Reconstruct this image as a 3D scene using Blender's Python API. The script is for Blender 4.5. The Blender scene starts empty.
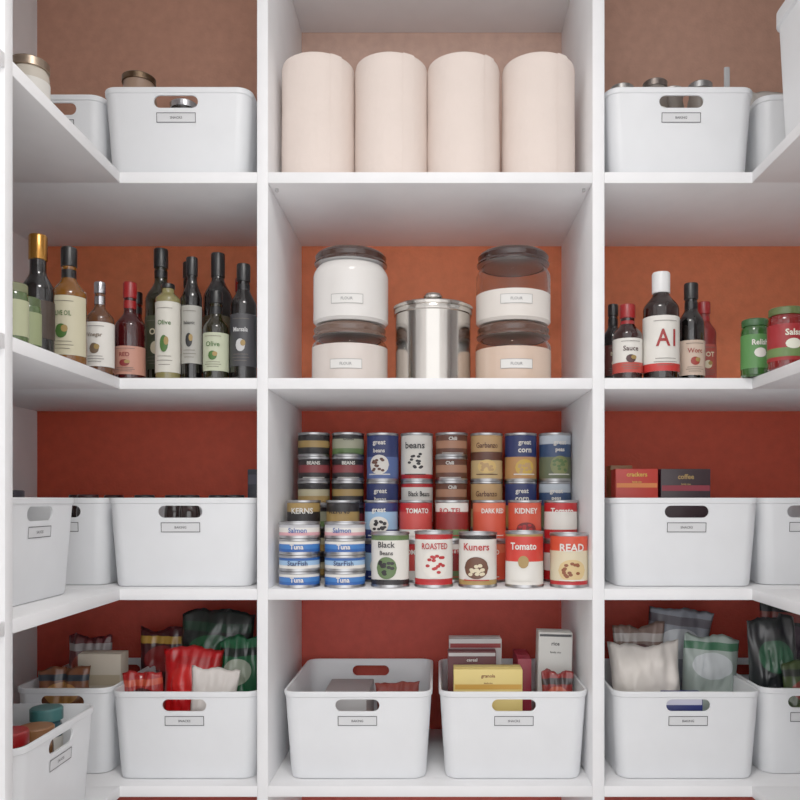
import bpy, bmesh, math, random
from mathutils import Vector, Matrix, noise
random.seed(4)
scene = bpy.context.scene
CZ = 1.25      # eye height (m)
D0 = 1.60      # eye distance in front of the shelving face
S = {1: CZ+0.656, 2: CZ+0.244, 3: CZ-0.178, 4: CZ-0.572, 5: CZ-0.98}   # shelf top heights
TH = 0.022
def X(p, y=0.0): return (p-437)*(D0+y)/800.0     # survey helper: photo bearing -> metres at depth y

# ------------------------------------------------------------------ materials
def lin(c):
    c = c/255.0
    return c/12.92 if c <= 0.04045 else ((c+0.055)/1.055)**2.4
def L4(rgb): return (lin(rgb[0]), lin(rgb[1]), lin(rgb[2]), 1)
_m = {}
def M(rgb, kind='paper', rough=None):
    key = (rgb, kind, rough)
    if key in _m: return _m[key]
    m = bpy.data.materials.new('%s_%02x%02x%02x' % ((kind,)+rgb)); m.use_nodes = True
    nt = m.node_tree; b = nt.nodes['Principled BSDF']
    R = {'paper': .5, 'plastic': .38, 'metal': .22, 'glass': .03, 'darkglass': .10, 'paint': .55, 'glaze': .12,
         'wall': .75, 'tissue': .95, 'foil': .32, 'binplastic': .42, 'powder': .95}[kind]
    if rough is not None: R = rough
    b.inputs['Roughness'].default_value = R
    tc = nt.nodes.new('ShaderNodeTexCoord')
    nz = nt.nodes.new('ShaderNodeTexNoise'); nz.inputs['Scale'].default_value = 14 if kind != 'wall' else 40
    if kind == 'wall': nz.inputs['Detail'].default_value = 6
    nt.links.new(tc.outputs['Object'], nz.inputs['Vector'])
    mr = nt.nodes.new('ShaderNodeMapRange')
    mr.inputs['To Min'].default_value = .95 if kind != 'wall' else .78; mr.inputs['To Max'].default_value = 1.05 if kind != 'wall' else 1.2
    nt.links.new(nz.outputs['Fac'], mr.inputs['Value'])
    hs = nt.nodes.new('ShaderNodeHueSaturation'); hs.inputs['Color'].default_value = L4(rgb)
    nt.links.new(mr.outputs['Result'], hs.inputs['Value'])
    nt.links.new(hs.outputs['Color'], b.inputs['Base Color'])
    if kind == 'metal': b.inputs['Metallic'].default_value = 1
    if kind == 'foil': b.inputs['Metallic'].default_value = .25
    if kind == 'glass':
        b.inputs['Transmission Weight'].default_value = 1; b.inputs['IOR'].default_value = 1.2
    if kind == 'darkglass': b.inputs['Coat Weight'].default_value = .3
    if kind in ('wall', 'paint', 'powder', 'binplastic'):
        n2 = nt.nodes.new('ShaderNodeTexNoise'); n2.inputs['Scale'].default_value = 180 if kind != 'powder' else 400
        nt.links.new(tc.outputs['Object'], n2.inputs['Vector'])
        bp = nt.nodes.new('ShaderNodeBump'); bp.inputs['Strength'].default_value = .06 if kind != 'wall' else .35
        bp.inputs['Distance'].default_value = .002
        nt.links.new(n2.outputs['Fac'], bp.inputs['Height']); nt.links.new(bp.outputs['Normal'], b.inputs['Normal'])
    if kind == 'tissue':
        v = nt.nodes.new('ShaderNodeTexVoronoi'); v.inputs['Scale'].default_value = 90
        nt.links.new(tc.outputs['Object'], v.inputs['Vector'])
        bp = nt.nodes.new('ShaderNodeBump'); bp.inputs['Strength'].default_value = .25
        bp.inputs['Distance'].default_value = .002
        nt.links.new(v.outputs['Distance'], bp.inputs['Height']); nt.links.new(bp.outputs['Normal'], b.inputs['Normal'])
    _m[key] = m
    return m
def PR(base, badge, stripe, w, h, cx=0.0):
    """printed flexible packaging: base ink, an oval brand badge and a stripe near the seal"""
    m = bpy.data.materials.new('printed_film'); m.use_nodes = True
    nt = m.node_tree; b = nt.nodes['Principled BSDF']; N = nt.nodes.new; LK = nt.links.new
    b.inputs['Roughness'].default_value = .30; b.inputs['Coat Weight'].default_value = .2
    tc = N('ShaderNodeTexCoord'); mp = N('ShaderNodeMapping')
    sx, sz = 1/(.34*w), 1/(.11*h)
    mp.inputs['Scale'].default_value = (sx, 0, sz); mp.inputs['Location'].default_value = (-cx*sx, 0, -.74*h*sz)
    ln = N('ShaderNodeVectorMath'); ln.operation = 'LENGTH'
    lt = N('ShaderNodeMath'); lt.operation = 'LESS_THAN'; lt.inputs[1].default_value = 1
    sp = N('ShaderNodeSeparateXYZ'); a = N('ShaderNodeMath'); a.operation = 'COMPARE'; a.inputs[1].default_value = .90*h; a.inputs[2].default_value = .032*h
    m1 = N('ShaderNodeMix'); m1.data_type = 'RGBA'; m2 = N('ShaderNodeMix'); m2.data_type = 'RGBA'
    LK(tc.outputs['Object'], mp.inputs['Vector']); LK(mp.outputs['Vector'], ln.inputs[0]); LK(ln.outputs['Value'], lt.inputs[0])
    LK(tc.outputs['Object'], sp.inputs['Vector']); LK(sp.outputs['Z'], a.inputs[0])
    m1.inputs['A'].default_value = L4(base); m1.inputs['B'].default_value = L4(badge); LK(lt.outputs[0], m1.inputs['Factor'])
    LK(m1.outputs['Result'], m2.inputs['A']); m2.inputs['B'].default_value = L4(stripe); LK(a.outputs[0], m2.inputs['Factor'])
    LK(m2.outputs['Result'], b.inputs['Base Color'])
    return m
def emis(rgb, s):
    m = bpy.data.materials.new('lamp_diffuser'); m.use_nodes = True
    b = m.node_tree.nodes['Principled BSDF']
    b.inputs['Emission Color'].default_value = (rgb[0], rgb[1], rgb[2], 1); b.inputs['Emission Strength'].default_value = s
    return m
WHITE = M((240, 240, 242), 'paint'); BIN = M((229, 231, 234), 'binplastic'); BLK = M((22, 22, 24))
STEEL = M((205, 205, 205), 'metal'); TIN = M((180, 180, 182), 'metal', .3)
WPAP = M((226, 222, 214)); CREAM = M((218, 204, 170)); RED = M((176, 20, 24)); DKGLASS = M((10, 8, 8), 'darkglass')

# ------------------------------------------------------------------ mesh builder
_txt = {}
def text2d(s):
    if s in _txt: return _txt[s]
    cu = bpy.data.curves.new('t', 'FONT'); cu.body = s; cu.align_x = 'CENTER'; cu.offset = .02; cu.resolution_u = 2
    ob = bpy.data.objects.new('t', cu); scene.collection.objects.link(ob)
    dg = bpy.context.evaluated_depsgraph_get(); ev = ob.evaluated_get(dg); me = ev.to_mesh()
    vs = [(v.co.x, v.co.y) for v in me.vertices]; fs = [tuple(p.vertices) for p in me.polygons]
    ev.to_mesh_clear(); bpy.data.objects.remove(ob); bpy.data.curves.remove(cu)
    if vs:
        y0 = min(v[1] for v in vs); y1 = max(v[1] for v in vs); x0 = min(v[0] for v in vs); x1 = max(v[0] for v in vs)
        k = 1/(y1-y0); vs = [((x-(x0+x1)/2)*k, (y-(y0+y1)/2)*k) for x, y in vs]
        w = (x1-x0)*k
    else: w = 1
    _txt[s] = (vs, fs, w); return _txt[s]

def rr(w, d, r, n=6):
    pts = []
    for cx, cy, a0 in ((w/2-r, d/2-r, 0), (-w/2+r, d/2-r, 90), (-w/2+r, -d/2+r, 180), (w/2-r, -d/2+r, 270)):
        for i in range(n+1):
            a = math.radians(a0+90*i/n); pts.append((cx+r*math.cos(a), cy+r*math.sin(a)))
    return pts
def cyl(R): return lambda u, v: (R*math.sin(u/R), -R*math.cos(u/R), v)
def flat(y0): return lambda u, v: (u, y0, v)

class B:
    def __init__(s): s.v = []; s.f = []; s.m = []; s.mi = []
    def mat(s, m):
        if m not in s.m: s.m.append(m)
        return s.m.index(m)
    def add(s, vs, fs, m):
        o = len(s.v); s.v += [tuple(v) for v in vs]; k = s.mat(m)
        for f in fs: s.f.append(tuple(i+o for i in f)); s.mi.append(k)
    def loft(s, rings, m, cap0=True, cap1=True):
        n = len(rings[0]); vs = [p for r in rings for p in r]; ms = m if isinstance(m, list) else [m]*(len(rings)-1)
        o = len(s.v); s.v += [tuple(v) for v in vs]
        for j in range(len(rings)-1):
            k = s.mat(ms[j])
            for i in range(n):
                i2 = (i+1) % n; s.f.append((o+j*n+i, o+j*n+i2, o+(j+1)*n+i2, o+(j+1)*n+i)); s.mi.append(k)
        if cap0: s.f.append(tuple(o+i for i in reversed(range(n)))); s.mi.append(s.mat(ms[0]))
        if cap1: s.f.append(tuple(o+(len(rings)-1)*n+i for i in range(n))); s.mi.append(s.mat(ms[-1]))
    def lathe(s, prof, m, seg=40, c=(0, 0, 0), cap0=True, cap1=True):
        rings = []
        for r, z in prof:
            r = max(r, 1e-4)
            rings.append([(c[0]+r*math.cos(2*math.pi*i/seg), c[1]+r*math.sin(2*math.pi*i/seg), c[2]+z) for i in range(seg)])
        s.loft(rings, m, cap0, cap1)
    def box(s, c, size, m, bev=.0015, rot=None):
        bm = bmesh.new(); bmesh.ops.create_cube(bm, size=1)
        bmesh.ops.scale(bm, vec=size, verts=bm.verts)
        if bev: bmesh.ops.bevel(bm, geom=bm.edges[:], offset=bev, segments=2, affect='EDGES', profile=.5)
        if rot: bmesh.ops.transform(bm, matrix=rot, verts=bm.verts)
        bmesh.ops.translate(bm, vec=c, verts=bm.verts); bm.verts.ensure_lookup_table()
        s.add([v.co[:] for v in bm.verts], [tuple(v.index for v in f.verts) for f in bm.faces], m); bm.free()
    def text(s, t, h, c, mp, m, maxw=None):
        vs, fs, w = text2d(t); kx = h
        if maxw and w*h > maxw: kx = maxw/w; h = h*(.5+.5*kx/h)
        s.add([mp(c[0]+x*kx, c[1]+y*h) for x, y in vs], fs, m)
    def rect(s, u0, u1, v0, v1, mp, m, n=14):
        vs = []
        for i in range(n+1):
            u = u0+(u1-u0)*i/n; vs += [mp(u, v0), mp(u, v1)]
        s.add(vs, [(2*i, 2*i+2, 2*i+3, 2*i+1) for i in range(n)], m)
    def ell(s, cu, cv, a, b, mp, m, n=16):
        vs = []
        for i in range(n+1):
            t = -1+2*i/n; h = b*math.sqrt(max(0, 1-t*t)); vs += [mp(cu+a*t, cv-h), mp(cu+a*t, cv+h+1e-5)]
        s.add(vs, [(2*i, 2*i+2, 2*i+3, 2*i+1) for i in range(n)], m)
    def frame(s, u0, u1, v0, v1, t, mp, m):
        s.rect(u0, u1, v0, v0+t, mp, m); s.rect(u0, u1, v1-t, v1, mp, m)
        s.rect(u0, u0+t, v0, v1, mp, m, 1); s.rect(u1-t, u1, v0, v1, mp, m, 1)
    def mesh(s, name, smooth=True, angle=35):
        me = bpy.data.meshes.new(name); me.from_pydata(s.v, [], s.f)
        for m in s.m: me.materials.append(m)
        me.polygons.foreach_set('material_index', s.mi)
        me.update()
        if smooth:
            me.polygons.foreach_set('use_smooth', [True]*len(me.polygons))
            me.set_sharp_from_angle(angle=math.radians(angle))
        return me
    def obj(s, name, loc=(0, 0, 0), rz=0, smooth=True, angle=35):
        return place(s.mesh(name, smooth, angle), name, loc, rz)
def place(me, name, loc, rz=0, parent=None, rx=0, ry=0):
    ob = bpy.data.objects.new(name, me); scene.collection.objects.link(ob)
    ob.location = loc; ob.rotation_euler = (math.radians(rx), math.radians(ry), math.radians(rz))
    if parent: ob.parent = parent
    return ob
def slab(name, x0, x1, y0, y1, z0, z1, m, bev=0, parent=None):
    b = B(); b.box((0, 0, 0), (x1-x0, y1-y0, z1-z0), m, bev)
    return place(b.mesh(name, True), name, ((x0+x1)/2, (y0+y1)/2, (z0+z1)/2), 0, parent)
def clean(me, dist=1e-5):
    bm = bmesh.new(); bm.from_mesh(me); bmesh.ops.remove_doubles(bm, verts=bm.verts, dist=dist)
    bmesh.ops.recalc_face_normals(bm, faces=bm.faces); bm.to_mesh(me); bm.free()

# ------------------------------------------------------------------ room
CEIL = 2.62
WALLW = M((240, 238, 238), 'paint')
slab('wall_back', -1.10, 1.10, .41, .50, 0, CEIL, M((206, 100, 66), 'wall'))
slab('wall_left', -1.10, -1.0, -2.8, .41, 0, CEIL, WALLW)
slab('wall_right', 1.0, 1.10, -2.8, .41, 0, CEIL, WALLW)
slab('ceiling', -1.10, 1.10, -2.8, .50, CEIL, CEIL+.08, M((244, 244, 244), 'paint'))
slab('floor', -1.10, 1.10, -2.8, .50, -.08, 0, M((230, 224, 218), 'paint', .4))

shelving = bpy.data.objects.new('built_in_shelving', None); scene.collection.objects.link(shelving)
DL = (-.360, -.338); DR = (.311, .335)
TOPC = CZ+1.19
def board(n, *a): slab(n, *a, WHITE, .0012, shelving)
for k, z in S.items():
    for i, (a, b_) in enumerate(((-1.0, DL[0]), (DL[1], DR[0]), (DR[1], 1.0))):
        board('shelf_%d_%d' % (k, i), a, b_, 0, .40, z-TH, z)
    board('side_shelf_l_%d' % k, -1.0, -.634, -.404, 0, z-TH, z)
    board('side_shelf_l2_%d' % k, -1.0, -.634, -1.2, -.426, z-TH, z)
    board('side_shelf_r_%d' % k, .630, 1.0, -.60, 0, z-TH, z)
    board('side_shelf_r2_%d' % k, .630, 1.0, -1.2, -.622, z-TH, z)
board('top_mid', DL[1], DR[0], 0, .40, TOPC-TH, TOPC)
board('divider_l', DL[0], DL[1], 0, .40, 0, CEIL)
board('divider_r', DR[0], DR[1], 0, .40, 0, CEIL)
board('side_panel_l', -1.0, -.634, -.426, -.404, 0, CEIL)
board('side_panel_r', .630, 1.0, -.622, -.60, 0, CEIL)
# back panels, wall tone set per row and, in the top row, per bay
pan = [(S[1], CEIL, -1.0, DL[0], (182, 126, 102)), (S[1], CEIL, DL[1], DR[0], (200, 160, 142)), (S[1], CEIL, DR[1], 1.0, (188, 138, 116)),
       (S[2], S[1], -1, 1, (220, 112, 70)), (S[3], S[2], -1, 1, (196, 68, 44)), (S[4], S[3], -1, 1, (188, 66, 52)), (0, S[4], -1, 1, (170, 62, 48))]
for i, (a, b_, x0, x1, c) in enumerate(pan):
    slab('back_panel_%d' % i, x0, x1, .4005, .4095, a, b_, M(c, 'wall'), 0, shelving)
pins = B()
for x in (DL[1]+.012, DR[0]-.012):
    pins.lathe([(0, 0), (.0035, 0), (.0035, .006), (0, .006)], STEEL, 16, (x, .03, S[1]-TH-.006))
o = pins.obj('shelf_pins'); o.parent = shelving

# ------------------------------------------------------------------ storage bins
def bin_mesh(w, d, h, label):
    t = .0035; bw, bd = w*.925, d*.93
    def at(z, off): 
        k = z/h; return [(x, y, z) for x, y in rr(bw+(w-bw)*k-2*off, bd+(d-bd)*k-2*off, max(.028-off, .006), 7)]
    rings = [at(0, .006), at(.002, .002), at(.007, 0), at(h*.5, 0), at(h-.012, 0), at(h-.010, -.0022), at(h-.002, -.0022), at(h, -.001),
             at(h, t-.001), at(h-.002, t), at(h*.5, t), at(.012, t), at(.006, t+.006)]
    b = B(); b.loft(rings, BIN)
    shell = b.obj('tmpbin'); clean(shell.data)
    c = B()
    hw, hh = .045, .0125; n = 10; prof = []
    for i in range(n+1):
        a = -math.pi/2+math.pi*i/n; prof.append((hw-hh+hh*math.cos(a), hh*math.sin(a)))
    for i in range(n+1):
        a = math.pi/2+math.pi*i/n; prof.append((-hw+hh+hh*math.cos(a), hh*math.sin(a)))
    c.loft([[(x, -d, h-.028+z) for x, z in prof], [(x, d, h-.028+z) for x, z in prof]], BIN)
    cut = c.obj('tmpcut'); clean(cut.data)
    bpy.context.view_layer.update()
    md = shell.modifiers.new('b', 'BOOLEAN'); md.operation = 'DIFFERENCE'; md.object = cut; md.solver = 'EXACT'
    dg = bpy.context.evaluated_depsgraph_get(); dg.update(); ev = shell.evaluated_get(dg); me = ev.to_mesh()
    out = B(); out.add([v.co[:] for v in me.vertices], [tuple(p.vertices) for p in me.polygons], BIN)
    ev.to_mesh_clear(); bpy.data.objects.remove(shell); bpy.data.objects.remove(cut)
    def mp(off): return lambda u, z: (u, -(bd+(d-bd)*min(z, h)/h)/2-off, z)
    zc = h-.060; W = .040
    out.rect(-W, W, zc-.010, zc+.010, mp(.0006), M((215, 216, 218)), 1)
    out.frame(-W, W, zc-.010, zc+.010, .0014, mp(.0012), M((50, 50, 52)))
    out.text(label, .005, (0, zc), mp(.0014), M((80, 80, 82)), .05)
    return out.mesh('storage_bin', True, 30)
BW, BD, BH = .3015, .34, .182
bmA = bin_mesh(BW, BD, BH, 'SNACKS'); bmB = bin_mesh(BW, BD, BH, 'BAKING')
bmN = bin_mesh(.20, .32, BH, 'MISC'); bmS = bin_mesh(.285, .30, BH, 'SAUCES')
def front_bin(x, sh, me=bmA, y=.025, d=BD): return place(me, 'storage_bin', (x, y+d/2, S[sh]+.0003))
front_bin(-.531, 1); front_bin(.497, 1, bmB)
front_bin(-.522, 3, bmB); front_bin(.508, 3)
front_bin(-.514, 4); front_bin(-.162, 4, bmB); front_bin(.1565, 4); front_bin(.511, 4, bmB)
for sh, xl, xr in ((1, -.792, .768), (3, -.783, .770), (4, -.776, .772)):
    front_bin(xl, sh, bmN, .055, .32)
    front_bin(xr, sh, bmN, .055, .32)
# side bins face into the room
place(bmS, 'storage_bin', (-.69-.15, -.205, S[3]+.0003), 90)
place(bmS, 'storage_bin', (-.65-.15, -.212, S[4]+.0003), 90)

# tall white tub on the right-hand side shelf
b = B()
def rg(z, w, d, r): return [(x, y, z) for x, y in rr(w, d, r, 7)]
b.loft([rg(0, .26, .25, .026), rg(.004, .270, .260, .03), rg(.225, .287, .277, .03), rg(.227, .297, .287, .034), rg(.251, .297, .287, .034), rg(.255, .292, .282, .032), rg(.255, .277, .267, .03), rg(.02, .262, .252, .03)], BIN)
b.rect(.02, .11, .10, .16, flat(-.1405), M((240, 240, 240)), 1); b.frame(.02, .11, .10, .16, .003, flat(-.141), BLK)
b.text('FLOUR', .018, (.065, .143), flat(-.1412), BLK, .07); b.text('SUGAR', .018, (.065, .117), flat(-.1412), BLK, .07)
place(b.mesh('storage_tub'), 'storage_tub', (.632+.144, -.230, S[1]+.0003), -90)

# ------------------------------------------------------------------ paper towels
TIS = M((226, 209, 199), 'tissue')
for px in (320, 392, 463, 537):
    b = B(); R = .0768; h = .258
    b.lathe([(.022, .001), (R-.006, 0), (R-.001, .004), (R, .012), (R+.0006, h*.3), (R-.0004, h*.6), (R, h-.012), (R-.002, h-.004), (R-.008, h), (.022, h-.001), (.020, h-.004), (.020, .004)],
            [TIS]*9+[M((170, 140, 110))]*2, 56, cap0=False, cap1=False)
    b.rect(-.02, .006, .004, h-.004, lambda u, v: cyl(R+.0012)(u+.07, v), TIS, 4)
    b.obj('paper_towel_roll', (X(px, .12), .10, S[1]+.0003), random.uniform(-20, 20))

# ------------------------------------------------------------------ canisters
def glass_jar(name, x, y, z, R, h, fillrgb, fillh, lidc):
    b = B(); G = M((235, 238, 238), 'glass'); LID = M(lidc, 'glaze', .10); FILL = M(fillrgb, 'glaze', .10)
    hl = .030; hb = h-hl
    def r_at(t):
        return R-.006 if t <= 0 else (R if t < .82 else R-.012*((t-.82)/.18)**1.6)
    zs = [0, .05, .2, .4, min(fillh, .6), .75, .82, .88, .94, 1.0]
    zs = sorted(set(zs+[fillh])); zs = [q for q in zs if q <= 1]
    full = [q for q in zs if q <= fillh+1e-6]; emp = [q for q in zs if q >= fillh-1e-6]
    b.lathe([(0, 0)]+[(r_at(q), q*hb) for q in full]+([(0, fillh*hb)] if len(emp) > 1 else []), FILL, 48)
    if len(emp) > 1:
        b.lathe([(r_at(q), q*hb) for q in emp]+[(r_at(q)-.003, q*hb) for q in reversed(emp)]+[(r_at(emp[0]), emp[0]*hb+.0001)], G, 48, cap0=False, cap1=False)
    b.lathe([(0, hb+.0003), (R-.010, hb+.0003), (R-.003, hb+.003), (R-.002, hb+.006), (R-.004, hb+.009), (R-.006, hb+.012), (R-.0045, hb+.017), (R-.004, hb+.021), (R-.008, h-.004), (R-.014, h), (0, h)],
            [TIN, TIN, LID, LID, LID, LID, LID, LID, LID, LID], 48)
    mp = cyl(R+.0008); zl = h*.20
    b.rect(-.034, .034, zl, zl+.020, mp, M((222, 220, 216))); b.frame(-.034, .034, zl, zl+.020, .0011, cyl(R+.0012), M((150, 148, 146)))
    b.text('FLOUR', .006, (0, zl+.010), cyl(R+.0013), M((130, 130, 130)))
    return b.obj(name, (x, y, z))
z2 = S[2]+.0004; yj = .12
glass_jar('glass_canister', X(350, yj), yj, z2, .081, .128, (212, 200, 192), .80, (96, 74, 64))
glass_jar('glass_canister', X(351, yj), yj, z2+.1285, .080, .155, (222, 218, 214), 1.0, (54, 34, 28))
glass_jar('glass_canister', X(513, yj), yj, z2, .081, .128, (206, 178, 158), .74, (80, 54, 44))
glass_jar('glass_canister', X(513, yj), yj, z2+.1285, .080, .155, (220, 212, 204), .50, (48, 28, 24))
b = B(); R = .083; h = .160
BR = M((200, 195, 188), 'metal', .15)
b.lathe([(0, 0), (R-.006, 0), (R-.002, .004), (R-.002, h-.012), (R+.001, h-.010), (R+.001, h-.002), (R, h), (R+.003, h+.001), (R+.003, h+.006), (R-.001, h+.009), (R-.030, h+.013), (.018, h+.015),
         (.009, h+.016), (.008, h+.020), (.017, h+.023), (.021, h+.028), (.021, h+.032), (.016, h+.038), (0, h+.041)], BR, 56)
b.obj('steel_canister', (X(433, yj), yj, z2), angle=28)

# ------------------------------------------------------------------ bottles and jars
def bottle(name, x, y, sh, R, h, glass, cap, body=.6, neck=.38, capf=.12, lab=None, text=None, tcol=RED, lab2=None, rz=0, slope=.16, big=False):
    b = B(); rn = R*neck; zb = h*body; zs = zb+h*slope; zc = h*(1-capf)
    prof = [(0, .002), (R*.8, 0), (R*.96, .002), (R, .008), (R, zb)]
    for i in range(1, 7):
        t = i/6; k = (1-math.cos(math.pi*t))/2; prof.append((R+(rn-R)*k, zb+(zs-zb)*t))
    prof += [(rn, zc), (rn*1.15, zc+.001), (rn*1.15, h-.003), (rn*1.05, h), (0, h)]
    n = len(prof)-1; ms = [glass]*(n-4)+[cap]*4
    b.lathe(prof, ms, 32)
    if lab:
        z0, z1, lm = lab[:3]; mp = cyl(R+.0007); a = R*(lab[3] if len(lab) > 3 else 1.9)
        b.rect(-a, a, z0*h, z1*h, mp, lm, 24)
        H_ = (z1-z0)*h; mq = cyl(R+.0013); ms_ = cyl(R+.0019)
        if lab2: b.rect(-a, a, (z0+(z1-z0)*lab2[0])*h, (z0+(z1-z0)*lab2[1])*h, mq, lab2[2], 24)
        if text: b.text(text, min(H_*.40, R*1.1) if big else min(H_*.15, R*.42), (0, z0*h+H_*(.60 if big else .70)), ms_, tcol, R*1.15)
        if not big: b.ell(0, z0*h+H_*.40, R*.36, H_*.12, ms_, tcol); b.ell(R*.2, z0*h+H_*.44, R*.2, H_*.06, cyl(R+.0023), GLD_)
        for q, wd in ((.10, .5), (.16, .7), (.22, .6), (.90, .7)): b.rect(-R*wd, R*wd, z0*h+H_*q, z0*h+H_*q+.0011, ms_, INK)
    if capf > .1 and neck < .5: b.rect(-rn*3.1, rn*3.1, zc-.022, zc-.006, cyl(rn+.0008), cap, 20)
    return b.obj(name, (x, y, S[sh]+.0004), rz)
GLD_ = M((150, 120, 60)); INK = M((96, 88, 80))
def jar(name, x, y, sh, R, h, body, lid, lm, text=None, tcol=BLK, lidr=.95, z0=None, band=None, lidh=.014, rz=0):
    b = B()
    b.lathe([(0, .002), (R*.85, 0), (R, .004), (R, h*.78), (R*.97, h*.83), (R*.86, h*.88), (R*.86, h-lidh), (R*lidr, h-lidh), (R*lidr, h-.002), (R*lidr-.002, h), (0, h-.0005)],
            [body]*6+[lid]*4, 32)
    b.rect(-R*2.2, R*2.2, h*.14, h*.72, cyl(R+.0006), lm, 24)
    if band: b.rect(-R*2.2, R*2.2, h*.2, h*.34, cyl(R+.001), band, 24)
    if text: b.text(text, h*.10, (0, h*.58), cyl(R+.0014), tcol, R*1.2); b.ell(0, h*.40, R*.45, h*.08, cyl(R+.0014), tcol)
    return b.obj(name, (x, y, (S[sh] if z0 is None else z0)+.0004), rz)
AMBER = M((112, 66, 18), 'darkglass', .08); OLIVE = M((24, 22, 8), 'darkglass'); BRN = M((36, 10, 8), 'darkglass')
DRED = M((74, 10, 10), 'darkglass'); GOLD = M((190, 130, 60), 'metal'); BCAP = M((12, 12, 14), 'plastic'); SILV = M((200, 200, 205), 'metal')
WC = M((228, 228, 228), 'plastic'); GRN = M((56, 96, 34)); RCAP = M((140, 14, 16), 'plastic')
bottle('sauce_bottle', X(38, -.2), -.2, 2, .027, .218, DKGLASS, GOLD, .55, .50, .20, (.16, .46, M((50, 36, 26)), 1.9), 'SOY', CREAM)
bottle('oil_bottle', X(69, -.1), -.1, 2, .031, .228, AMBER, BCAP, .60, .40, .16, (.10, .58, M((200, 192, 160)), 1.6), 'OLIVE OIL', GRN)
bottle('vinegar_bottle', X(100, 0), 0, 2, .027, .190, M((86, 52, 32), 'darkglass'), SILV, .60, .36, .12, (.10, .56, WPAP, 1.8), 'Vinegar', M((100, 80, 60)))
bottle('cooking_wine_bottle', X(130, .06), .06, 2, .030, .206, M((50, 8, 10), 'darkglass'), RCAP, .55, .40, .16, (.06, .34, M((186, 126, 106)), 1.8), 'RED', M((120, 30, 30)))
bottle('oil_bottle', X(161, .15), .15, 2, .033, .304, OLIVE, BCAP, .62, .40, .14, (.12, .5, M((50, 54, 34)), 1.8), 'OIL', CREAM)
bottle('oil_bottle', X(168, .05), .05, 2, .0245, .20, M((120, 112, 68), 'darkglass'), BCAP, .84, .5, .05, (.08, .80, M((206, 202, 190)), 2.1), 'Olive', GRN, slope=.08)
bottle('oil_bottle', X(192, .06), .06, 2, .0205, .258, DKGLASS, BCAP, .66, .5, .15, (.14, .6, M((160, 158, 150)), 1.5), 'Balsamic', BLK)
bottle('wine_vinegar_bottle', X(218, .15), .15, 2, .031, .294, DKGLASS, BCAP, .66, .42, .18, (.2, .52, M((60, 52, 36)), 1.7), 'Oil', CREAM)
bottle('oil_bottle', X(216, .05), .05, 2, .0255, .185, OLIVE, BCAP, .58, .46, .14, (.10, .52, M((184, 190, 160)), 1.8), 'Olive', GRN)
bottle('wine_vinegar_bottle', X(243.5, .06), .06, 2, .0265, .244, DKGLASS, BCAP, .64, .46, .15, (.12, .56, M((48, 48, 52)), 1.8), 'Marsala', M((190, 190, 190)))
bottle('wine_vinegar_bottle', X(188, .26), .27, 2, .032, .31, DKGLASS, BCAP, .64, .4, .12, (.2, .5, M((60, 40, 30)), 1.8))
bottle('wine_vinegar_bottle', X(240, .25), .26, 2, .030, .27, DKGLASS, RCAP, .64, .4, .12, (.2, .5, M((60, 60, 64)), 1.8))
bottle('cooking_wine_bottle', X(136, .25), .25, 2, .032, .235, DRED, BCAP, .6, .4, .12)
bottle('sauce_bottle', X(40, .1), .1, 2, .032, .23, DRED, BCAP, .6, .4, .12)
jar('spice_jar', X(14, -.33), -.33, 2, .021, .098, M((70, 90, 50), 'darkglass'), M((110, 114, 80), 'plastic'), M((170, 174, 136)), 'Dill', GRN)
jar('spice_jar', X(29, -.26), -.265, 2, .021, .092, M((70, 90, 50), 'darkglass'), M((70, 86, 50), 'plastic'), M((140, 150, 106)), 'Herb', GRN)
jar('pickle_jar', X(18, -.12), -.12, 2, .03, .12, M((70, 80, 40), 'darkglass'), M((60, 76, 50), 'plastic'), M((160, 160, 110)), 'Dill', GRN)
# right hand side
bottle('sauce_bottle', X(613, .16), .16, 2, .022, .185, DKGLASS, BCAP, .6, .45, .14, (.14, .5, M((80, 30, 24)), 1.8), 'BBQ', CREAM)
bottle('sauce_bottle', X(627.5, .06), .06, 2, .0295, .160, BRN, RCAP, .60, .48, .18, (.10, .54, WPAP, 1.8), 'Sauce', M((60, 20, 20)), (.0, .3, M((180, 60, 50))))
bottle('steak_sauce_bottle', X(661, .06), .06, 2, .0365, .226, M((24, 9, 6), 'darkglass'), WC, .66, .44, .19, (.08, .58, WPAP, 2.0), 'A1', M((150, 20, 20)), (.0, .14, M((190, 40, 36))), big=True)
bottle('sauce_bottle', X(691, .10), .10, 2, .028, .215, DKGLASS, BCAP, .60, .46, .16, (.08, .42, M((206, 180, 160)), 1.8), 'Worc', M((150, 40, 30)))
bottle('hot_sauce_bottle', X(704, .18), .18, 2, .026, .195, M((112, 14, 12), 'plastic'), RCAP, .64, .46, .14, (.12, .5, M((160, 60, 50)), 1.8), 'HOT', CREAM)
jar('pickle_jar', X(755, 0), 0.0, 2, .027, .115, M((40, 80, 34), 'darkglass'), M((46, 86, 46), 'plastic'), M((70, 126, 60)), 'Relish', WPAP)
jar('salsa_jar', X(786, -.08), -.08, 2, .033, .118, M((110, 14, 12), 'darkglass'), M((80, 96, 50), 'plastic'), M((146, 16, 22)), 'Salsa', M((230, 230, 210)), band=M((90, 120, 60)))
jar('mustard_jar', X(795, .06), .06, 2, .034, .150, M((190, 140, 30), 'plastic'), M((200, 180, 70), 'plastic'), M((200, 160, 60)), 'Deli', RED)

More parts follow.
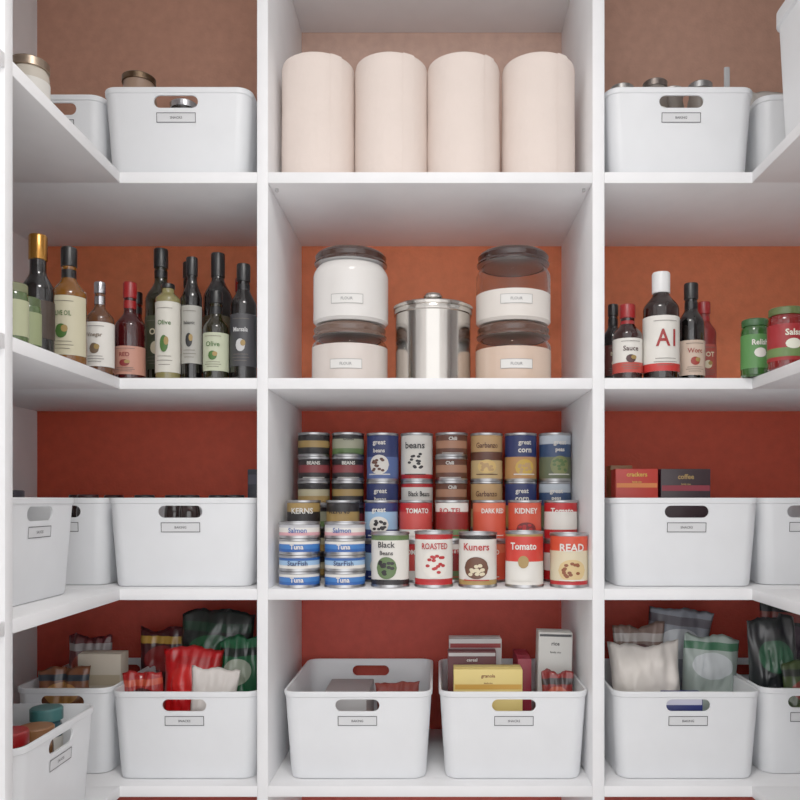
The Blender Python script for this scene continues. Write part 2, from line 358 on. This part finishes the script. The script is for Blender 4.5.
# ------------------------------------------------------------------ cans
_c = {}
def can_mesh(R, h, bands, text, tcol, pic):
    key = (R, h, tuple(bands), text, tcol, pic)
    if key in _c: return _c[key]
    b = B(); q = R-.0012; zs = .006; ze = h-.006
    prof = [(0, .003), (R-.004, .003), (R-.003, 0), (R, .0006), (R, .004), (q, zs)]; ms = [TIN]*5
    acc = 0
    for f, m in bands:
        acc += f; prof.append((q, zs+(ze-zs)*acc)); ms.append(m)
    prof += [(R, h-.0045), (R, h-.0008), (R-.001, h), (R-.003, h), (R-.0036, h-.004), (0, h-.004)]; ms += [TIN]*6
    b.lathe(prof, ms, 36)
    if pic:
        b.ell(0, h*pic[1], R*pic[2], h*pic[3], cyl(R+.0002), pic[0])
        if len(pic) > 4:
            rnd = random.Random(text or 'x')
            for i in range(14):
                b.ell(rnd.uniform(-.62, .62)*R*pic[2], h*pic[1]+rnd.uniform(-.62, .62)*h*pic[3], R*.12, R*.08, cyl(R+.0007), pic[4], 8)
    if text:
        if '|' in text:
            t1, t2 = text.split('|')
            b.text(t1, h*.11, (0, h*.78), cyl(R+.0009), tcol, R*1.3); b.text(t2, h*.08, (0, h*.63), cyl(R+.0009), tcol, R*1.2)
        else: b.text(text, h*.14, (0, h*.74), cyl(R+.0009), tcol, R*1.4)
        b.rect(-R*.7, R*.7, h*.13, h*.15, cyl(R+.0009), tcol)
    me = b.mesh('food_can'); _c[key] = me; return me
C = lambda *a: M(tuple(a))
NAVY = C(28, 40, 92); BLUE = C(28, 80, 156); LB = C(146, 184, 220); TAN = C(192, 150, 98); BRNP = C(86, 44, 28); DKR = C(104, 20, 22); ORR = C(212, 72, 48)
GR2 = C(82, 108, 60); DK = C(24, 20, 22); YEL = C(208, 166, 60); WH = WPAP; GLD = C(160, 128, 70)
def stack(px, y, specs, R=.0375, name='food_can'):
    z = S[3]+.0004; x = X(px, y)
    for sp in specs:
        h, bands, text, tcol, pic = sp
        place(can_mesh(R, h, bands, text, tcol, pic), name, (x+random.uniform(-.0006, .0006), y+random.uniform(-.001, .001), z), random.uniform(-10, 10))
        z += h+.0003
s_green = (.055, ((.3, GR2), (.5, C(150, 150, 126)), (.2, DK)), 'Chiles', DK, None)
s_dark = (.055, ((.3, DK), (.4, C(124, 44, 48)), (.3, DK)), 'BEANS', WH, None)
s_tan = (.055, ((.35, GLD), (.35, C(184, 174, 140)), (.3, DK)), 'Mushroom', DK, None)
s_tan2 = (.055, ((.35, DK), (.35, GLD), (.3, DK)), 'KERNS', DK, None)
s_br = (.055, ((.3, BRNP), (.4, C(164, 112, 84)), (.3, BRNP)), 'Chili', WH, None)
c_blue = (.11, ((.5, C(76, 98, 156)), (.5, NAVY)), 'great|beans', WH, (WH, .34, .62, .2, BRNP))
c_white = (.11, ((.12, RED), (.80, WH), (.08, RED)), 'Black Beans', DK, (C(225, 220, 210), .40, .6, .22, DKR))
c_whiteb = (.11, ((.1, RED), (.80, WH), (.10, WH)), 'beans', DK, (C(225, 220, 210), .40, .7, .26, DK))
c_tan = (.11, ((.42, C(204, 172, 116)), (.2, BRNP), (.38, TAN)), 'Garbanzo', BRNP, (C(222, 184, 106), .3, .6, .14, TAN))
c_navy = (.11, ((.5, C(190, 134, 78)), (.5, NAVY)), 'great|corn', WH, (YEL, .28, .6, .17, TAN))
c_teal = (.11, ((.5, C(96, 104, 76)), (.3, C(44, 66, 104)), (.2, C(190, 200, 210))), 'great|peas', WH, (C(120, 126, 76), .32, .6, .2, GR2))
back = [
    (314, [s_tan, s_tan, s_green, s_tan, s_dark, s_tan2]), (348, [s_tan, s_tan, s_dark, s_tan2, s_dark, s_green]),
    (382.5, [c_blue, c_blue, c_blue]), (417, [c_white, c_white, c_whiteb]), (451.5, [s_br]*6),
    (486.3, [c_tan, c_tan, c_tan]), (520.8, [c_navy, c_navy, c_navy]), (555, [c_teal, c_teal, c_teal])]
for px, sp in back: stack(px, .25, sp)
def mk(b0, b1, b2, t, tc, pic=None): return (.0885, ((.25, b0), (.5, b1), (.25, b2)), t, tc, pic)
mid = [(304, mk(GLD, DK, GLD, 'KERNS', WH)), (343, mk(DK, GLD, DK, 'KERNS', DK)), (381, mk(NAVY, LB, NAVY, 'great', WH, (WH, .4, .6, .2, DK))),
       (416, mk(WH, C(200, 60, 54), RED, 'TOMATO', WH)), (452, mk(GR2, C(130, 26, 24), WH, 'RO-TEL', RED)), (489, mk(ORR, ORR, C(214, 96, 66), 'DARK RED', WH)),
       (524.5, mk(C(196, 38, 32), ORR, C(206, 74, 52), 'KIDNEY', WH, (DKR, .3, .6, .16, RED))), (560.5, mk(RED, WH, RED, 'Tomato', WH))]
for px, sp in mid: stack(px, .155, [sp, sp], .0372)
def tuna(m0, m1, m2, t, tc): return (.033, ((.3, m0), (.45, m1), (.25, m2)), t, tc, None)
t1 = tuna(BLUE, C(50, 110, 186), WH, 'Tuna', WH); t2 = tuna(WH, LB, BLUE, 'StarFish', NAVY); t3 = tuna(C(210, 150, 158), WH, C(190, 190, 195), 'Salmon', BLUE)
def tuna_mesh(sp):
    h, bands, t, tc, _ = sp; R = .0425; k = ('tn', t)
    if k in _c: return _c[k]
    me = can_mesh(R, h, bands, None, tc, None)
    b = B()
    for m in me.materials: b.mat(m)
    b.v = [v.co[:] for v in me.vertices]; b.f = [tuple(p.vertices) for p in me.polygons]; b.mi = [p.material_index for p in me.polygons]
    b.text(t, h*.30, (0, h*.5), cyl(R+.0005), tc, R*1.4)
    m2 = b.mesh('tuna_can'); _c[k] = m2; return m2
for px in (299.5, 345):
    z = S[3]+.0004
    for sp in (t1, t2, t1, t3):
        place(tuna_mesh(sp), 'tuna_can', (X(px, .05), .05, z), random.uniform(-6, 6)); z += .0333
front = [
    (390, (.112, ((.1, DK), (.8, WH), (.1, GR2)), 'Black|Beans', DK, (GR2, .36, .55, .2, DK))),
    (433.5, (.114, ((.12, RED), (.78, WH), (.1, RED)), 'ROASTED', RED, (C(230, 225, 215), .42, .7, .24, RED))),
    (478, (.112, ((.1, GLD), (.82, WH), (.08, DK)), 'Kuners', RED, (C(90, 50, 30), .36, .65, .2, CREAM))),
    (524, (.114, ((.46, WH), (.5, C(204, 44, 32)), (.04, GLD)), "Tomato", WH, (GLD, .46, .28, .11))),
    (569, (.110, ((.08, RED), (.62, CREAM), (.30, C(210, 66, 40))), 'READ', WH, (C(214, 184, 126), .32, .75, .2, C(130, 64, 32))))]
for px, sp in front: stack(px, .05, [sp], .0395 if px == 569 else .0400)

# ------------------------------------------------------------------ bags / boxes
def bag(name, x, y, z, w, h, t, m, rz=0, ry=0, seed=0, rx=0, fold=1.0):
    b = B(); nu, nv = 26, 34; off = Vector((seed*7.3, seed*3.1, 0))
    if isinstance(m, tuple): m = PR(m[0], m[1], m[2], w, h)
    def ridge(p): return 1-2*abs(noise.noise(p))
    for side in (-1, 1):
        vs = []
        for j in range(nv+1):
            v = j/nv
            for i in range(nu+1):
                u = -1+2*i/nu
                prof = (1-abs(u)**3.0)**.6 * (min(1, (1-v)*3.2)**.7) * (min(1, v*7+.25)**.5) if 0 < v < 1 else 0
                if v == 0: prof = .25*(1-abs(u)**3)**.6
                n = ridge(Vector((u*1.6, v*3, side*2))+off)*.30+ridge(Vector((u*3.5+v*2, v*6-u*2, side*3))+off)*.22*fold+noise.noise(Vector((u*9, v*14, side))+off)*.10
                th = t/2*prof*(.8+n)
                wx = 1-.08*math.sin(math.pi*v)+noise.noise(Vector((0, v*3, 5))+off)*.05+noise.noise(Vector((0, v*12, 7))+off)*.02
                top = (noise.noise(Vector((u*1.3, 9, 2))+off)*.06+noise.noise(Vector((u*6, 9, 2))+off)*.015)*h*v
                bend = (noise.noise(Vector((u*1.2, v*1.5, 1))+off)*.4+noise.noise(Vector((u*3.5, v*3, 1))+off)*.22*v)*t*v
                vs.append((u*w/2*wx, side*th+bend, v*h+top))
        o = len(b.v); b.v += vs; k = b.mat(m)
        for j in range(nv):
            for i in range(nu):
                q = (j*(nu+1)+i, j*(nu+1)+i+1, (j+1)*(nu+1)+i+1, (j+1)*(nu+1)+i)
                if side > 0: q = q[::-1]
                b.f.append(tuple(a+o for a in q)); b.mi.append(k)
    ob = b.obj(name, (x, y, z), rz, angle=70); ob.rotation_euler[1] = math.radians(ry); ob.rotation_euler[0] = math.radians(rx)
    clean(ob.data, 1e-4)
    return ob
def carton(name, x, y, z, w, d, h, m, band=None, text=None, tc=WPAP, rz=0, ry=0, rx=0, pic=None, bz=(.70, .80), ts=.045, tz=.90):
    b = B(); b.box((0, 0, h/2), (w, d, h), m, .0015)
    mp = flat(-d/2-.0004)
    if band: b.rect(-w/2+.002, w/2-.002, h*bz[0], h*bz[1], mp, band, 1)
    if pic: b.ell(0, h*.34, w*.33, h*.15, mp, pic)
    if text:
        b.text(text, h*ts, (0, h*tz), flat(-d/2-.0009), tc, w*.8); b.text('family size', h*.02, (0, h*(tz-.07)), flat(-d/2-.0009), tc, w*.5)
    b.box((0, 0, h+.0004), (w*.96, d*.45, .0008), m, 0)
    ob = b.obj(name, (x, y, z), rz); ob.rotation_euler[1] = math.radians(ry); ob.rotation_euler[0] = math.radians(rx); return ob
F = {k: S[k]+.0075 for k in S}
# row 1 contents
jar('storage_jar', X(139, .12), .12, 1, .037, .243, M((150, 120, 100), 'plastic'), M((104, 84, 66), 'metal', .35), M((200, 190, 170)), 'Rice', z0=F[1])
jar('storage_jar', X(184, .09), .09, 1, .030, .172, M((50, 45, 42), 'darkglass'), SILV, M((150, 150, 150)), 'Tea', z0=F[1])
jar('storage_jar', X(220, .20), .20, 1, .036, .17, M((60, 55, 52), 'darkglass'), BCAP, WPAP, 'Tea', z0=F[1])
jar('glass_jar', X(30, -.15), -.15, 1, .033, .136, M((206, 196, 180), 'darkglass'), M((170, 150, 130), 'metal', .35), WPAP, 'Jam', lidr=1.0, lidh=.016)
for i, (px, y, hh, c) in enumerate(((622, .14, .236, (170, 168, 165)), (655, .10, .226, (120, 110, 104)), (672, .16, .24, (190, 186, 182)), (700, .12, .232, (150, 150, 150)), (727, .17, .24, (170, 160, 150)))):
    jar('spice_jar', X(px, y), y, 1, .027, hh-.004, M((110, 100, 92), 'plastic'), M(c, 'metal', .35), WPAP, 'Spice', z0=F[1])
b = B(); b.box((0, 0, .12), (.012, .005, .24), M((160, 160, 162), 'plastic'), .002); b.lathe([(0, 0), (.018, .002), (.022, .03), (.020, .03), (.016, .005), (0, .004)], M((160, 160, 162), 'plastic'), 24)
ob = b.obj('measuring_scoop', (.605, .07, F[1]), 0)
bag('flour_bag', .768, .20, F[1], .14, .25, .06, M((180, 174, 168)), seed=3)
# row 3 contents
for i in range(5):
    jar('storage_jar', -.625+i*.048, .11+.05*(i % 2), 3, .022, .181, M((50, 40, 40), 'darkglass'), M((30, 24, 28), 'plastic'), WPAP, 'Nuts', z0=F[3])
carton('tea_box', -.405, .25, F[3], .045, .09, .240, M((24, 28, 42)), M((44, 44, 64)), None, bz=(.86, .95))
for i in range(3):
    jar('storage_jar', -.755-.05*(i % 2), .13+i*.07, 3, .023, .182, M((50, 40, 40), 'darkglass'), M((50, 20, 24), 'plastic'), WPAP, 'Nuts', z0=F[3])
for i in range(3):
    jar('storage_jar', -.78-.07*(i % 2), -.28+i*.07, 3, .026, .184+.002*i, M((50, 40, 40), 'darkglass'), M((36, 30, 40), 'plastic'), WPAP, 'Nuts', z0=F[3])
carton('cracker_box', X(634, .16), .16, F[3], .092, .05, .238, M((180, 38, 26)), M((220, 120, 56)), 'crackers', YEL, bz=(.83, .87), tz=.95, ts=.04)
carton('tea_box', X(683, .16), .17, F[3], .108, .06, .238, M((34, 14, 22)), M((130, 30, 46)), 'coffee', GLD, bz=(.80, .85), tz=.93)
carton('cracker_box', .53, .235, F[3], .12, .05, .20, M((70, 30, 60)), None, None)
carton('rice_box', X(618, .28), .27, F[3], .05, .05, .25, M((150, 104, 64)), None, None)
# row 4, left side bin
jar('salsa_jar', -.705, -.285, 4, .030, .185, M((110, 20, 20), 'darkglass'), RCAP, M((160, 60, 40)), 'Salsa', z0=F[4], lidr=1.05, lidh=.022)
jar('spice_jar', -.775, -.25, 4, .030, .20, M((40, 70, 50), 'darkglass'), M((30, 76, 50), 'plastic'), M((60, 110, 90)), 'Herb', z0=F[4], lidr=1.05, lidh=.022)
jar('spice_jar', -.70, -.205, 4, .029, .17, M((110, 70, 40), 'darkglass'), M((130, 84, 50), 'plastic'), WPAP, 'Oats', z0=F[4], lidr=1.05, lidh=.022)
jar('spice_jar', -.715, -.135, 4, .027, .185, M((50, 80, 90), 'darkglass'), M((56, 104, 104), 'plastic'), WPAP, 'Mint', z0=F[4], lidr=1.05, lidh=.022)
jar('salsa_jar', -.85, -.27, 4, .032, .21, M((50, 30, 20), 'darkglass'), RCAP, M((160, 60, 40)), 'Salsa', z0=F[4], lidr=1.05, lidh=.022)
bag('snack_bag', -.85, -.17, F[4], .12, .22, .05, ((60, 80, 40), (130, 110, 50), (40, 40, 36)), seed=21)
# narrow corner bin
carton('pasta_box', -.738, .17, F[4], .094, .045, .228, M((206, 194, 174)), M((184, 168, 140)), None, BRNP)
bag('snack_bag', -.805, .26, F[4], .10, .25, .05, ((90, 30, 34), (160, 60, 44), (160, 150, 150)), seed=11)
bag('snack_bag', -.80, .12, F[4], .11, .205, .04, ((120, 70, 44), (190, 130, 70), (40, 50, 60)), seed=12)
# main left bin
bag('snack_bag', X(186, .13), .135, F[4], .130, .245, .06, ((186, 14, 18), (200, 30, 28), (170, 12, 14)), seed=5, ry=4)
bag('snack_bag', X(153, .11), .095, F[4], .085, .200, .045, ((150, 20, 20), (60, 16, 16), (190, 70, 46)), seed=6, ry=-5)
bag('chip_bag', X(212, .24), .235, F[4], .17, .305, .07, ((12, 18, 16), (20, 74, 42), (16, 44, 30)), seed=7, ry=3)
bag('chip_bag', X(240, .16), .155, F[4], .085, .26, .05, ((20, 78, 46), (150, 160, 140), (14, 20, 18)), seed=15)
bag('snack_bag', X(208, .08), .075, F[4], .10, .212, .035, M((206, 198, 192)), seed=9, ry=5)
bag('chip_bag', X(166, .30), .30, F[4], .13, .26, .05, ((60, 12, 18), (130, 30, 30), (200, 150, 60)), seed=10)
# middle bins
carton('pasta_box', -.20, .20, F[4], .10, .20, .140, M((170, 168, 168)), None, None)
bag('snack_bag', -.09, .22, F[4], .10, .150, .05, M((150, 60, 50)), seed=13)
carton('granola_box', X(488, .08), .10, F[4], .144, .05, .210, M((222, 196, 112)), M((206, 152, 56)), 'granola', M((120, 50, 22)), bz=(.80, .85), tz=.93)
carton('cereal_box', X(471, .20), .165, F[4], .106, .035, .234, M((84, 14, 20)), M((190, 184, 184)), 'cereal', WPAP, bz=(.955, .985), tz=.92, ts=.03)
carton('cracker_box', X(474, .27), .225, F[4], .118, .05, .252, M((196, 190, 188)), M((140, 30, 30)), None, RED, bz=(.92, .96))
carton('tea_box', .193, .22, F[4], .030, .12, .215, M((150, 30, 50)), None, None)
carton('rice_box', X(550, .19), .175, F[4], .074, .05, .275, M((208, 206, 200)), M((50, 50, 54)), 'rice', DK, ry=1.5, bz=(.965, .985), tz=.91, ts=.03)
bag('snack_bag', .255, .10, F[4], .07, .200, .03, ((120, 26, 24), (180, 80, 56), (40, 30, 30)), seed=31)
# right bin
bag('sugar_bag', X(652, .11), .125, F[4], .155, .255, .07, M((214, 206, 198)), seed=14, ry=-3)
bag('snack_bag', X(668, .25), .28, F[4], .15, .315, .05, ((130, 134, 144), (190, 194, 200), (90, 86, 94)), seed=16, ry=8)
bag('snack_bag', X(706, .18), .195, F[4], .13, .265, .05, ((160, 174, 166), (206, 212, 214), (60, 110, 80)), seed=17, ry=4)
bag('snack_bag', X(640, .21), .225, F[4], .12, .28, .04, ((120, 94, 84), (80, 40, 40), (180, 170, 164)), seed=18)
carton('tea_box', X(682, .06), .065, F[4], .08, .03, .165, M((30, 40, 110)), M((200, 200, 220)), None, bz=(.86, .93))
bag('chip_bag', .735, .14, F[4], .11, .31, .06, ((16, 20, 22), (30, 76, 50), (28, 28, 32)), seed=19, ry=-2)
bag('chip_bag', .79, .24, F[4], .13, .33, .06, ((12, 14, 16), (60, 40, 54), (120, 40, 34)), seed=20, ry=3)
bag('snack_bag', .79, .10, F[4], .12, .22, .035, ((60, 74, 40), (130, 50, 40), (30, 34, 30)), seed=23)

# ------------------------------------------------------------------ light & camera
b = B(); b.lathe([(0, -.09), (.10, -.082), (.16, -.066), (.185, -.040), (.19, -.018), (.20, -.016), (.20, 0), (0, 0)], [emis((1, .97, .93), 2.0)]*4+[STEEL]*3, 48)
b.obj('ceiling_light', (0, -1.05, CEIL-.001))
ld = bpy.data.lights.new('ceiling_lamp', 'AREA'); ld.shape = 'DISK'; ld.size = .38; ld.energy = 13; ld.color = (1, .965, .92)
lo = bpy.data.objects.new('ceiling_lamp', ld); scene.collection.objects.link(lo); lo.location = (0, -1.05, CEIL-.11)
w = bpy.data.worlds.new('World'); scene.world = w; w.use_nodes = True
bg = w.node_tree.nodes['Background']; bg.inputs['Color'].default_value = (.985, .985, 1, 1); bg.inputs['Strength'].default_value = 2.35
cd = bpy.data.cameras.new('Camera'); cam = bpy.data.objects.new('Camera', cd); scene.collection.objects.link(cam)
cam.location = (0, -D0, CZ); cam.rotation_euler = (math.radians(90), 0, 0)
cd.sensor_width = 36; cd.lens = 36; cd.shift_x = -.04625; cd.shift_y = .125; cd.clip_start = .02
scene.camera = cam
scene.view_settings.view_transform = 'Standard'
scene.view_settings.exposure = -.42
scene.view_settings.gamma = 1.28
